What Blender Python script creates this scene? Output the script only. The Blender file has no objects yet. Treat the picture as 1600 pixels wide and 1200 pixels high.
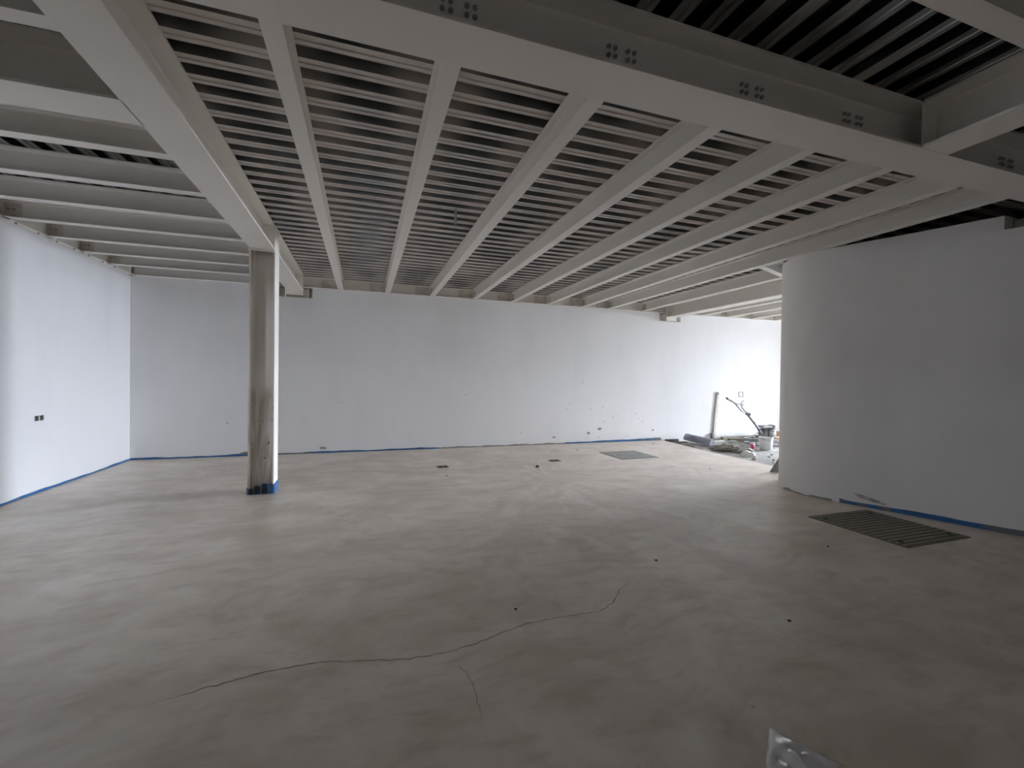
import bpy, bmesh, math, random
from mathutils import Vector, Matrix
random.seed(7)
S = bpy.context.scene
C = S.collection

# ---------------------------------------------------------------- camera
YAW, PITCH, ROLL = 0.3235345, -0.0101951, 0.0123586
fwd = Vector((math.sin(YAW)*math.cos(PITCH), math.cos(YAW)*math.cos(PITCH), math.sin(PITCH)))
rt = Vector((math.cos(YAW), -math.sin(YAW), 0)); up = rt.cross(fwd)
r2 = rt*math.cos(ROLL) + up*math.sin(ROLL); u2 = -rt*math.sin(ROLL) + up*math.cos(ROLL)
cam = bpy.data.cameras.new('camera'); cam.sensor_width = 36; cam.lens = 690.21*36/1600; cam.clip_start = .02
co = bpy.data.objects.new('camera', cam); C.objects.link(co)
co.matrix_world = Matrix(((r2.x, u2.x, -fwd.x, 0), (r2.y, u2.y, -fwd.y, 0), (r2.z, u2.z, -fwd.z, 1.5), (0, 0, 0, 1)))
S.camera = co

# ---------------------------------------------------------------- sky and exposure
W = bpy.data.worlds.new('sky'); S.world = W; W.use_nodes = True
bg = W.node_tree.nodes['Background']; bg.inputs[0].default_value = (.80, .88, 1.0, 1); bg.inputs[1].default_value = 110.0
XE = 18.0
def portal(loc, rot, sx, sy):
    l = bpy.data.lights.new('sky_portal', 'AREA'); l.shape = 'RECTANGLE'; l.size = sx; l.size_y = sy; l.cycles.is_portal = True
    o = bpy.data.objects.new('sky_portal', l); C.objects.link(o); o.location = loc; o.rotation_euler = rot
# unseen windows added for fill light: (centre along the wall, width, sill, head)
FILL_WIN_LEFT, FILL_WIN_FRONT = (3.9, .50, 2.1, 2.5), (.5, .5, 1.0, 1.4)
portal((XE-.05, 7.38, 1.6), (0, math.pi/2, 0), 3.2, 4.15)                       # open end of the hall
portal((-3.95, FILL_WIN_LEFT[0], (FILL_WIN_LEFT[2]+FILL_WIN_LEFT[3])/2), (0, -math.pi/2, 0), FILL_WIN_LEFT[3]-FILL_WIN_LEFT[2], FILL_WIN_LEFT[1])
portal((FILL_WIN_FRONT[0], -5.15, (FILL_WIN_FRONT[2]+FILL_WIN_FRONT[3])/2), (math.pi/2, 0, 0), FILL_WIN_FRONT[1], FILL_WIN_FRONT[3]-FILL_WIN_FRONT[2])
vs = S.view_settings
vs.view_transform = 'Standard'; vs.look = 'None'; vs.exposure = 0.0; vs.gamma = 1; vs.use_curve_mapping = False
S.cycles.max_bounces = 8; S.cycles.diffuse_bounces = 7; S.cycles.glossy_bounces = 3; S.cycles.adaptive_threshold = .03; S.cycles.sample_clamp_indirect = 8

# ---------------------------------------------------------------- measures of the place
XL, YB, ZW, ZM, ZD = -3.886, 9.463, 3.237, 3.12, 3.44
ZR = -0.05            # rough ground beyond the edge of the screed
PI = math.pi

# ---------------------------------------------------------------- helpers
def material(name, col, rough=.6, metal=0., noise=None, bump=None, **kw):
    """noise = list of (scale, colour, low, high, stretch xyz); bump = (scale, strength)"""
    m = bpy.data.materials.new(name); m.use_nodes = True
    nt = m.node_tree; N = nt.nodes; L = nt.links; b = N['Principled BSDF']
    b.inputs['Base Color'].default_value = (*col, 1); b.inputs['Roughness'].default_value = rough; b.inputs['Metallic'].default_value = metal
    for k, v in kw.items(): b.inputs[k.replace('_', ' ')].default_value = v
    tc = N.new('ShaderNodeTexCoord')
    if noise:
        prev = None
        for sc, c2, lo, hi, st in noise:
            mp = N.new('ShaderNodeMapping'); mp.inputs['Scale'].default_value = st; L.new(tc.outputs['Object'], mp.inputs[0])
            mp.inputs['Location'].default_value = (random.uniform(0, 9), random.uniform(0, 9), random.uniform(0, 9))
            nz = N.new('ShaderNodeTexNoise'); nz.inputs['Scale'].default_value = sc; nz.inputs['Detail'].default_value = 3; nz.inputs['Roughness'].default_value = .6
            L.new(mp.outputs[0], nz.inputs['Vector'])
            mr = N.new('ShaderNodeMapRange'); mr.inputs[1].default_value = lo; mr.inputs[2].default_value = hi; L.new(nz.outputs['Fac'], mr.inputs[0])
            mx = N.new('ShaderNodeMix'); mx.data_type = 'RGBA'; mx.inputs[6].default_value = (*col, 1); mx.inputs[7].default_value = (*c2, 1)
            if prev: L.new(prev, mx.inputs[6])
            L.new(mr.outputs[0], mx.inputs[0]); prev = mx.outputs[2]
        L.new(prev, b.inputs['Base Color'])
    if bump:
        nz = N.new('ShaderNodeTexNoise'); nz.inputs['Scale'].default_value = bump[0]; nz.inputs['Detail'].default_value = 2
        L.new(tc.outputs['Object'], nz.inputs['Vector'])
        bp = N.new('ShaderNodeBump'); bp.inputs['Strength'].default_value = bump[1]; bp.inputs['Distance'].default_value = .02
        L.new(nz.outputs['Fac'], bp.inputs['Height']); L.new(bp.outputs[0], b.inputs['Normal'])
    return m

def obj(name, bm, mats, parent=None, loc=None):
    if isinstance(bm, bmesh.types.BMesh):
        me = bpy.data.meshes.new(name); bm.normal_update(); bm.to_mesh(me); bm.free()
        for m in (mats if isinstance(mats, (list, tuple)) else [mats]): me.materials.append(m)
    else: me = bm
    o = bpy.data.objects.new(name, me); C.objects.link(o)
    if parent is not None: o.parent = parent
    if loc is not None: o.location = loc
    return o
def tag(o, label, cat, group=None):
    o['label'] = label; o['category'] = cat
    if group: o['group'] = group
    return o
def thing(name, label, cat, loc=(0, 0, 0), rz=0, group=None):
    o = bpy.data.objects.new(name, None); C.objects.link(o); o.location = loc; o.rotation_euler = (0, 0, rz); o.empty_display_size = .1
    return tag(o, label, cat, group)
def structure(o): o['kind'] = 'structure'; return o
def empty_structure(name, loc=(0, 0, 0)):
    o = bpy.data.objects.new(name, None); C.objects.link(o); o.location = loc; return structure(o)

def box(x0, x1, y0, y1, z0, z1, bm=None, bev=0, mi=0):
    bm = bm or bmesh.new()
    v = [bm.verts.new((x, y, z)) for x in (x0, x1) for y in (y0, y1) for z in (z0, z1)]
    fs = [bm.faces.new([v[i] for i in f]) for f in ((0, 1, 3, 2), (4, 6, 7, 5), (0, 4, 5, 1), (2, 3, 7, 6), (0, 2, 6, 4), (1, 5, 7, 3))]
    for f in fs: f.material_index = mi
    if bev:
        es = list({e for f in fs for e in f.edges})
        bmesh.ops.bevel(bm, geom=es, offset=bev, segments=2, affect='EDGES', profile=.5)
    return bm
def prism(pts, z0, z1, bm=None, axis='z'):
    """extrude a polygon; axis z: pts (x,y); axis y: pts (x,z) from y=z0 to z1; axis x: pts (y,z)"""
    bm = bm or bmesh.new()
    f3 = {'z': lambda p, t: (p[0], p[1], t), 'y': lambda p, t: (p[0], t, p[1]), 'x': lambda p, t: (t, p[0], p[1])}[axis]
    a = [bm.verts.new(f3(p, z0)) for p in pts]; b = [bm.verts.new(f3(p, z1)) for p in pts]; n = len(pts)
    fs = [bm.faces.new(a), bm.faces.new(b)] + [bm.faces.new((a[i], a[(i+1) % n], b[(i+1) % n], b[i])) for i in range(n)]
    bmesh.ops.recalc_face_normals(bm, faces=fs)
    return bm
def tube(pts, r, n=10, bm=None, cap=True):
    bm = bm or bmesh.new(); pts = [Vector(p) for p in pts]; rings = []
    rs = r if isinstance(r, (list, tuple)) else [r]*len(pts)
    for i, p in enumerate(pts):
        d = (pts[min(i+1, len(pts)-1)] - pts[max(i-1, 0)]).normalized()
        a = d.orthogonal().normalized() if i == 0 else (ua - d*ua.dot(d)).normalized()
        ua = a; b = d.cross(a)
        rings.append([bm.verts.new(p + rs[i]*(a*math.cos(t*2*PI/n) + b*math.sin(t*2*PI/n))) for t in range(n)])
    for q, w in zip(rings, rings[1:]):
        for t in range(n): f = bm.faces.new((q[t], q[(t+1) % n], w[(t+1) % n], w[t])); f.smooth = True
    if cap: bm.faces.new(rings[0][::-1]); bm.faces.new(rings[-1])
    return bm
def lathe(prof, n=32, bm=None, ax=Vector((0, 0, 1)), org=Vector((0, 0, 0)), smooth=True):
    bm = bm or bmesh.new(); a = ax.orthogonal().normalized(); b = ax.cross(a); rings = []
    for r, z in prof:
        rings.append([bm.verts.new(org + ax*z + r*(a*math.cos(t*2*PI/n) + b*math.sin(t*2*PI/n))) for t in range(n)])
    for q, w in zip(rings, rings[1:]):
        for t in range(n): f = bm.faces.new((q[t], q[(t+1) % n], w[(t+1) % n], w[t])); f.smooth = smooth
    bm.faces.new(rings[0][::-1]); bm.faces.new(rings[-1])
    return bm
def wobble(a, s, seed):
    x = a*s + seed*7.3
    return (math.sin(x) + .6*math.sin(2.3*x+1.1) + .4*math.sin(5.1*x+.3))/2

# ---------------------------------------------------------------- materials
M_wall = material('white_plaster', (.89, .885, .89), .75, noise=[(1.2, (.84, .835, .845), .45, .75, (1, 1, .35))])
M_wall_left = material('white_plaster_toned_down', (.76, .76, .775), .75, noise=[(1.2, (.71, .71, .73), .45, .75, (1, 1, .35))])  # same white plaster, toned down to offset the strong light on this wall
M_core = material('grey_plaster', (.84, .815, .795), .8, noise=[(1.4, (.77, .745, .725), .4, .75, (1, 1, .6))])
M_steel = material('cream_painted_steel', (.88, .84, .79), .5, noise=[(2.5, (.86, .81, .75), .5, .8, (1, 1, 1))])
M_steel_touch = material('brown_primer_patch', (.66, .60, .53), .6, noise=[(6, (.80, .75, .69), .40, .62, (1, 1, 1))])
M_bolt = material('painted_bolt', (.36, .34, .31), .6)
M_blue = material('blue_foam_strip', (.022, .115, .30), .6, noise=[(6, (.04, .17, .38), .45, .7, (1, 1, 1)), (3.5, (.16, .17, .175), .56, .64, (1, 1, 1))])
M_mortar = material('grey_mortar', (.30, .28, .25), .95, noise=[(9, (.42, .40, .37), .4, .7, (1, 1, 1))], bump=(30, .6))
M_dark = material('dark_recess', (.03, .03, .03), .9)
M_crack = material('crack_dark', (.06, .05, .045), .95)
M_slabtop = material('concrete_slab', (.25, .25, .24), .9)

def floor_material():
    m = bpy.data.materials.new('dusty_screed'); m.use_nodes = True; nt = m.node_tree; N = nt.nodes; L = nt.links; b = N['Principled BSDF']
    tc = N.new('ShaderNodeTexCoord')
    # trowel swirls: warped, stretched noise
    w = N.new('ShaderNodeTexNoise'); w.inputs['Scale'].default_value = .6; w.inputs['Detail'].default_value = 3; L.new(tc.outputs['Object'], w.inputs['Vector'])
    wv = N.new('ShaderNodeVectorMath'); wv.operation = 'MULTIPLY_ADD'; wv.inputs[1].default_value = (.9, .9, 0); L.new(w.outputs['Color'], wv.inputs[0]); L.new(tc.outputs['Object'], wv.inputs[2])
    def nz(scale, st, lo, hi, rot=0, src=wv):
        mp = N.new('ShaderNodeMapping'); mp.inputs['Scale'].default_value = st; mp.inputs['Rotation'].default_value = (0, 0, rot); L.new(src.outputs[0], mp.inputs[0])
        n = N.new('ShaderNodeTexNoise'); n.inputs['Scale'].default_value = scale; n.inputs['Detail'].default_value = 4; n.inputs['Roughness'].default_value = .62; L.new(mp.outputs[0], n.inputs['Vector'])
        r = N.new('ShaderNodeMapRange'); r.inputs[1].default_value = lo; r.inputs[2].default_value = hi; L.new(n.outputs['Fac'], r.inputs[0]); return r
    def mix(f, a, c):
        x = N.new('ShaderNodeMix'); x.data_type = 'RGBA'; L.new(f.outputs[0], x.inputs[0])
        if isinstance(a, tuple): x.inputs[6].default_value = (*a, 1)
        else: L.new(a.outputs[2], x.inputs[6])
        x.inputs[7].default_value = (*c, 1); return x
    a = mix(nz(.9, (1, 1, 1), .35, .7), (.87, .77, .66), (.70, .595, .485))
    a = mix(nz(1.6, (.7, 1.3, 1), .46, .80, .5), a, (.58, .475, .37))
    a = mix(nz(2.6, (1.2, .7, 1), .52, .84, .25), a, (.90, .83, .755))
    a = mix(nz(5, (.6, 1.5, 1), .50, .84, -.45), a, (.54, .435, .335))
    # trowel sweeps fanning out from where the machine turned
    pc = N.new('ShaderNodeVectorMath'); pc.operation = 'SUBTRACT'; pc.inputs[1].default_value = (2.7, 6.3, 0); L.new(tc.outputs['Object'], pc.inputs[0])
    sp = N.new('ShaderNodeSeparateXYZ'); L.new(pc.outputs[0], sp.inputs[0])
    at = N.new('ShaderNodeMath'); at.operation = 'ARCTAN2'; L.new(sp.outputs['Y'], at.inputs[0]); L.new(sp.outputs['X'], at.inputs[1])
    ln = N.new('ShaderNodeVectorMath'); ln.operation = 'LENGTH'; L.new(pc.outputs[0], ln.inputs[0])
    cb = N.new('ShaderNodeCombineXYZ'); L.new(at.outputs[0], cb.inputs[0]); L.new(ln.outputs['Value'], cb.inputs[1])
    wq = N.new('ShaderNodeVectorMath'); wq.operation = 'MULTIPLY_ADD'; wq.inputs[1].default_value = (.35, .8, 0); L.new(w.outputs['Color'], wq.inputs[0]); L.new(cb.outputs[0], wq.inputs[2])
    a = mix(nz(3.4, (1.9, .32, 1), .50, .82, 0, wq), a, (.56, .455, .355))
    a = mix(nz(2.6, (2.3, .28, 1), .55, .85, .3, wq), a, (.92, .86, .79))
    a = mix(nz(90, (1, 1, 1), .72, .80, 0, tc), a, (.22, .19, .16))
    L.new(a.outputs[2], b.inputs['Base Color']); b.inputs['Coat Weight'].default_value = .6; b.inputs['Coat Roughness'].default_value = .42
    r = nz(2.2, (1, 1, 1), .3, .7); r.inputs[3].default_value = .36; r.inputs[4].default_value = .55; L.new(r.outputs[0], b.inputs['Roughness'])
    return m
M_floor = floor_material()
M_rough = material('rough_concrete', (.40, .385, .36), .95, noise=[(1.7, (.30, .285, .26), .4, .7, (1, 1, 1)), (12, (.50, .48, .45), .5, .8, (1, 1, 1))], bump=(25, .8))

def deck_material(name, base, paint, lo, hi, near_joist):
    """bare galvanised sheet with white paint overspray, thickest beside the joists"""
    m = material(name, base, .34, 1.0)
    nt = m.node_tree; N = nt.nodes; L = nt.links; b = N['Principled BSDF']; tc = [n for n in N if n.type == 'TEX_COORD'][0]
    mp = N.new('ShaderNodeMapping'); mp.inputs['Scale'].default_value = (1.0, .75, 1); L.new(tc.outputs['Object'], mp.inputs[0])
    n = N.new('ShaderNodeTexNoise'); n.inputs['Scale'].default_value = 1.5; n.inputs['Detail'].default_value = 3.5; L.new(mp.outputs[0], n.inputs['Vector'])
    fac = n.outputs['Fac']
    if near_joist:
        sp = N.new('ShaderNodeSeparateXYZ'); L.new(tc.outputs['Object'], sp.inputs[0])
        ad = N.new('ShaderNodeMath'); ad.inputs[1].default_value = .45 + 9; L.new(sp.outputs['X'], ad.inputs[0])
        pp = N.new('ShaderNodeMath'); pp.operation = 'PINGPONG'; pp.inputs[1].default_value = .45; L.new(ad.outputs[0], pp.inputs[0])
        dr = N.new('ShaderNodeMapRange'); dr.inputs[1].default_value = .05; dr.inputs[2].default_value = .36; dr.inputs[3].default_value = near_joist; dr.inputs[4].default_value = -near_joist*.55; L.new(pp.outputs[0], dr.inputs[0])
        sm = N.new('ShaderNodeMath'); L.new(fac, sm.inputs[0]); L.new(dr.outputs[0], sm.inputs[1]); fac = sm.outputs[0]
    r = N.new('ShaderNodeMapRange'); r.interpolation_type = 'SMOOTHSTEP'; r.inputs[1].default_value = lo; r.inputs[2].default_value = hi; L.new(fac, r.inputs[0])
    x = N.new('ShaderNodeMix'); x.data_type = 'RGBA'; x.inputs[6].default_value = (*base, 1); x.inputs[7].default_value = (*paint, 1); L.new(r.outputs[0], x.inputs[0]); L.new(x.outputs[2], b.inputs['Base Color'])
    q = N.new('ShaderNodeMapRange'); q.inputs[3].default_value = 1; q.inputs[4].default_value = 0; L.new(r.outputs[0], q.inputs[0]); L.new(q.outputs[0], b.inputs['Metallic'])
    q = N.new('ShaderNodeMapRange'); q.inputs[3].default_value = .28; q.inputs[4].default_value = .65; L.new(r.outputs[0], q.inputs[0]); L.new(q.outputs[0], b.inputs['Roughness'])
    return m
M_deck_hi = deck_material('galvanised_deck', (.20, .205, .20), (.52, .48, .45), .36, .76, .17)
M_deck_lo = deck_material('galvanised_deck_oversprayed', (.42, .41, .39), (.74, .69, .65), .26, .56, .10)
M_deck_hi2 = deck_material('galvanised_deck_dark', (.10, .105, .10), (.40, .37, .34), .58, .90, 0)  # same deck sheet in a darker tone, for the near and left bays
M_deck_lo2 = deck_material('galvanised_deck_dark_oversprayed', (.26, .26, .25), (.50, .47, .44), .46, .75, 0)

# ================================================================ SETTING
# floor: finished screed with its free edge, and the lower rough ground beyond it
edge = [(7.25, YB+.02), (7.16, 8.8), (7.10, 8.25), (7.06, 7.5), (7.045, 6.75), (7.0, 6.0), (6.98, 5.1)]
floor = structure(obj('floor', prism([(XL-.05, YB+.02), (XL-.05, -5), (8.6, -5), (8.6, 4.9), (6.98, 4.9)] + edge[::-1], -.14, 0), M_floor))
bm = bmesh.new(); nx, ny = 110, 46; grid = []
for i in range(nx+1):
    row = []
    for j in range(ny+1):
        x = 6.7 + (XE-6.7)*i/nx; y = 4.8 + (YB+.1-4.8)*j/ny
        row.append(bm.verts.new((x, y, ZR + .012*wobble(x+.7*y, 3, 1) + .01*wobble(y-.4*x, 4.1, 2) - (.04 if x < 7.4 or y < 5.6 else 0)*0)))
    grid.append(row)
for i in range(nx):
    for j in range(ny): f = bm.faces.new((grid[i][j], grid[i+1][j], grid[i+1][j+1], grid[i][j+1])); f.smooth = True
structure(obj('floor_rough_ground', bm, M_rough))
# thin dark grey strip along the free edge of the screed
bm = bmesh.new()
for (xa, ya), (xb, yb) in zip(edge, edge[1:]):
    v = [bm.verts.new(p) for p in ((xa+.002, ya, -.045), (xa+.11, ya, -.030), (xb+.11, yb, -.030), (xb+.002, yb, -.045), (xa+.002, ya, -.055), (xa+.11, ya, -.055), (xb+.11, yb, -.055), (xb+.002, yb, -.055))]
    for f in ((0, 1, 2, 3), (7, 6, 5, 4), (1, 5, 6, 2), (0, 3, 7, 4)): bm.faces.new([v[k] for k in f])
structure(obj('trim_1', bm, material('dark_grey_strip', (.10, .10, .095), .8)))

# cracks in the screed, parts of the floor
def crack(pts, w, seed):
    rnd = random.Random(seed); fine = []
    for (xa, ya), (xb, yb) in zip(pts, pts[1:]):
        n = max(2, int(math.hypot(xb-xa, yb-ya)/.03))
        for k in range(n): fine.append((xa+(xb-xa)*k/n + rnd.uniform(-.008, .008), ya+(yb-ya)*k/n + rnd.uniform(-.008, .008)))
    bm = bmesh.new(); pv = None
    for k, (x, y) in enumerate(fine):
        x2, y2 = fine[min(k+1, len(fine)-1)]; x1, y1 = fine[max(k-1, 0)]
        d = Vector((-(y2-y1), x2-x1, 0)).normalized()*w*(.35+.65*rnd.random())*.5*min(1, k/6, (len(fine)-1-k)/6)
        q = (bm.verts.new((x+d.x, y+d.y, .0009)), bm.verts.new((x-d.x, y-d.y, .0009)))
        if pv: bm.faces.new((pv[0], pv[1], q[1], q[0]))
        pv = q
    return obj('crack', bm, M_crack, floor)
crack([(-.95, 2.40), (-.76, 2.449), (-.447, 2.509), (-.206, 2.503), (.05, 2.44), (.244, 2.39), (.45, 2.389), (.62, 2.42), (.814, 2.489), (1.0, 2.53), (1.168, 2.535), (1.479, 2.519), (1.62, 2.60), (1.8, 2.78), (2.014, 2.871)], .0055, 1)
crack([(2.25, 3.03), (2.42, 3.06), (2.6, 2.98)], .004, 2)
crack([(.47, 2.36), (.52, 2.1), (.50, 1.8)], .003, 3)

# walls
def wall_back_pts(x0, x1):
    return [(x0, -.12), (x1, -.12), (x1, ZW), (7.76, ZW), (7.76, 3.03), (7.09, 3.03), (7.09, ZW), (-.96, ZW), (-.96, 3.035), (-1.62, 3.035), (-1.62, ZW), (x0, ZW)]
wall_back = structure(obj('wall_back', prism(wall_back_pts(XL-.25, XE), YB, YB+.22, axis='y'), M_wall))
def wall_with_fill_window(name, a0, a1, z1, win, put, n):
    c, w, s0, s1 = win; bm = bmesh.new(); l, r = c-w/2, c+w/2
    for q in ((a0, l, -.12, z1), (r, a1, -.12, z1), (l, r, -.12, s0), (l, r, s1, z1)): put(*q, bm)
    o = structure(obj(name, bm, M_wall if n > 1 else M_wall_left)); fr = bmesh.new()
    for q in ((l, l+.04, s0, s1), (r-.04, r, s0, s1), (l+.04, r-.04, s0, s0+.04), (l+.04, r-.04, s1-.04, s1), (c-.015, c+.015, s0+.04, s1-.04)): put(*q, fr, True)
    structure(obj('fill_window_%d' % n, fr, M_steel)); return o  # frame of an unseen opening added for fill light
wall_left = wall_with_fill_window('wall_left', -5.2, YB, ZW, FILL_WIN_LEFT, lambda a, b, z0, z1, bm, f=False: box(XL-(.18 if f else .22), XL-(.12 if f else 0), a, b, z0, z1, bm), 1)
wall_with_fill_window('wall_front', XL-.22, 8.6, 3.6, FILL_WIN_FRONT, lambda a, b, z0, z1, bm, f=False: box(a, b, -5.3+(.06 if f else 0), -5.1-(.08 if f else 0), z0, z1, bm), 2)
structure(obj('wall_side', box(8.59, XE, 5.15, 5.30, -.12, 3.6), material('low_bounce_concrete', (.36, .35, .33), .9, bump=(20, .4))))  # unseen wall, colour kept dark to cut bounce onto the back wall
structure(obj('wall_light_block', box(12.9, 13.2, YB-1.0, YB-.002, -.12, ZW-.002), M_wall))  # unseen pier added to shade the bright end of the back wall
structure(obj('wall_core_light_block', box(6.75, 8.6, 5.0, 5.15, 3.08, 3.514, box(8.45, 8.6, -5.1, 5.0, 3.08, 3.514)), M_core))  # infill added to stop light leaking over the core
structure(obj('ground_outside', box(-30, 60, -40, 40, -.4, -.16), M_rough))
bm = box(XL-.25, XE, YB+.16, YB+.22, ZW+.001, 3.6)
for x0, x1 in ((-1.66, -.92), (7.05, 7.80)): box(x0, x1, YB+.14, YB+.218, 3.0, ZW+.01, bm)
structure(obj('wall_upper_back', bm, M_steel_touch))
structure(obj('wall_upper_left', box(XL-.22, XL-.16, -5.2, YB+.15, ZW+.001, 3.6), M_steel_touch))
# the curved plaster wall round the core on the right
face = [(7.9, -1.7), (7.2, .08), (6.62, 1.6), (6.36, 2.26), (6.25, 2.53), (6.18, 2.70), (6.09, 2.96), (5.97, 3.30), (5.88, 3.54), (5.775, 3.79), (5.68, 4.03)]
arc = [(5.625, 4.20), (5.600, 4.36), (5.612, 4.50), (5.655, 4.65), (5.725, 4.79), (5.82, 4.91), (5.94, 5.02), (6.09, 5.12), (6.3, 5.2), (6.6, 5.25)]
def smooth_poly(p, n=3):
    out = []
    for i in range(len(p)-1):
        p0, p1, p2, p3 = p[max(i-1, 0)], p[i], p[i+1], p[min(i+2, len(p)-1)]
        for k in range(n):
            t = k/n
            out.append(tuple(.5*((2*b)+(-a+c)*t+(2*a-5*b+4*c-d)*t*t+(-a+3*b-3*c+d)*t**3) for a, b, c, d in zip(p0, p1, p2, p3)))
    return out + [p[-1]]
outline = smooth_poly(face[4:] + arc)
core_pts = face[:4] + outline + [(8.6, 5.3), (8.6, -5.1), (8.3, -5.1)]
zt = ZW - .004
lower = [p for p in core_pts]
bm = prism(core_pts, -.12, 3.09)
# above 3.09 the wall is notched where the main beam passes
up_pts = [(6.185, 2.70)] + [p for p in outline if p[1] > 2.72] + [(8.6, 5.3), (8.6, 2.70)]
prism(up_pts, 3.09, zt, bm)
for f in bm.faces:
    f.normal_update()
    if abs(f.normal.z) < .3: f.smooth = True
for e in bm.edges:
    if len(e.link_faces) != 2 or e.calc_face_angle(0) > .6: e.smooth = False
wall_right = structure(obj('wall_right', bm, M_core))
bm = box(6.33, 8.6, 2.34, 2.69, 3.09, 3.20); structure(obj('wall_notch_block', bm, material('raw_block', (.33, .33, .27), .95, noise=[(7, (.22, .22, .18), .4, .7, (1, 1, 1))], bump=(30, .5))))

# ---------------------------------------------------------------- ceiling: corrugated deck sheets under a slab
ceiling = structure(obj('ceiling', box(XL-.25, XE, -5.3, YB+.22, 3.515, 3.62), M_slabtop))
PROF = [(-.046, 0), (-.012, 0), (-.008, .007), (.008, .007), (.012, 0), (.046, 0), (.060, .058), (.140, .058), (.154, 0)]   # one 0.2 m rib
def deck(axis, c0, n, a0, a1, mats, name='deck_sheet'):
    """n sheets of three ribs; c0 = centre of the first low flat, ribs run along the other axis from a0 to a1"""
    for k in range(n):
        bm = bmesh.new(); base = c0 + .6*k
        us = []
        for j in range(3):
            for q, (u, z) in enumerate(PROF[:-1] if j < 2 else PROF): us.append((base + .2*j + u, ZD + z, q))
        us[0] = (us[0][0] - .006, us[0][1] - .0015, 0)        # lap over the next sheet
        prev = None
        for u, z, q in us:
            P = [(u, a, z) if axis == 'y' else (a, u, z) for a in (a0, a1)]
            if axis == 'y': P = [(u, a, z) for a in (a0, a1)]
            v = [bm.verts.new(p) for p in P]
            if prev:
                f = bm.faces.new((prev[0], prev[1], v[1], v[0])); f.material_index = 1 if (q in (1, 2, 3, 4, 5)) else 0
            prev = v
        bmesh.ops.recalc_face_normals(bm, faces=bm.faces[:])
        obj(name, bm, mats, ceiling)
deck('x', 2.22, 13, -1.15, XE-.05, [M_deck_hi, M_deck_lo])          # main bay: ribs along X
deck('y', -1.03, 16, -5.1, 2.14, [M_deck_hi2, M_deck_lo2])          # near bay: ribs along Y
deck('y', -3.70, 4, -5.1, YB-.02, [M_deck_hi2, M_deck_lo2])         # left bay: ribs along Y

# ================================================================ STEEL FRAME
nut_me = None
def bolt(parent, loc, axis):
    global nut_me
    if nut_me is None:
        bm = lathe([(.013, 0), (.013, .011)], 6, smooth=False); lathe([(.008, .010), (.007, .018)], 8, bm)
        nut_me = bpy.data.meshes.new('bolt'); bm.to_mesh(nut_me); bm.free(); nut_me.materials.append(M_bolt)
    o = obj('bolt', nut_me, None, parent, loc)
    o.rotation_euler = {'x': (0, PI/2, 0), '-x': (0, -PI/2, 0), 'y': (-PI/2, 0, 0), '-y': (PI/2, 0, 0), '-z': (PI, 0, 0)}[axis]
    return o
def ibeam(name, label, cat, axis, a0, a1, c, z0, z1, fw, tf, tw, group, cope0=0, cope1=0, plates=(), flange0=0, flange1=0, fillet=.012):
    """rolled I section; cope = top flange set back at an end; plates = end plates (end index, z0, z1, half width)"""
    mid = (a0+a1)/2
    root = thing(name, label, cat, (mid, c, z0) if axis == 'x' else (c, mid, z0), 0, group)
    h = z1 - z0
    def put(nm, p0, p1, q0, q1, s0, s1, m=M_steel, bev=0):
        p0 -= mid; p1 -= mid
        b = box(p0, p1, q0, q1, s0, s1, bev=bev) if axis == 'x' else box(q0, q1, p0, p1, s0, s1, bev=bev)
        return obj(nm, b, m, root)
    put('bottom_flange', a0+flange0, a1-flange1, -fw/2, fw/2, 0, tf, bev=.0015)
    put('top_flange', a0+cope0, a1-cope1, -fw/2, fw/2, h-tf, h)
    # web with its root fillets
    wz = h - (tf if not (cope0 or cope1) else .02)
    pr = [(-tw/2-fillet, tf), (tw/2+fillet, tf), (tw/2+fillet*.3, tf+fillet*.3), (tw/2, tf+fillet), (tw/2, wz-fillet), (tw/2+fillet*.3, wz-fillet*.3), (tw/2+fillet, wz), (-tw/2-fillet, wz), (-tw/2-fillet*.3, wz-fillet*.3), (-tw/2, wz-fillet), (-tw/2, tf+fillet), (-tw/2-fillet*.3, tf+fillet*.3)]
    obj('web', prism(pr, a0-mid, a1-mid, axis='x' if axis == 'x' else 'y'), M_steel, root)
    for e, pz0, pz1, hw in plates:
        a = a0 if e == 0 else a1
        put('end_plate', a-.012 if e == 0 else a, a if e == 0 else a+.012, -hw, hw, pz0-z0, pz1-z0, bev=.0015)
    return root, mid
ORD = ['first', 'second', 'third', 'fourth', 'fifth', 'sixth', 'seventh', 'eighth', 'ninth', 'tenth', 'eleventh', 'twelfth']
TM = dict(fw=.285, tf=.018, tw=.011)
CX, CY = -1.237, 6.482
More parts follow.
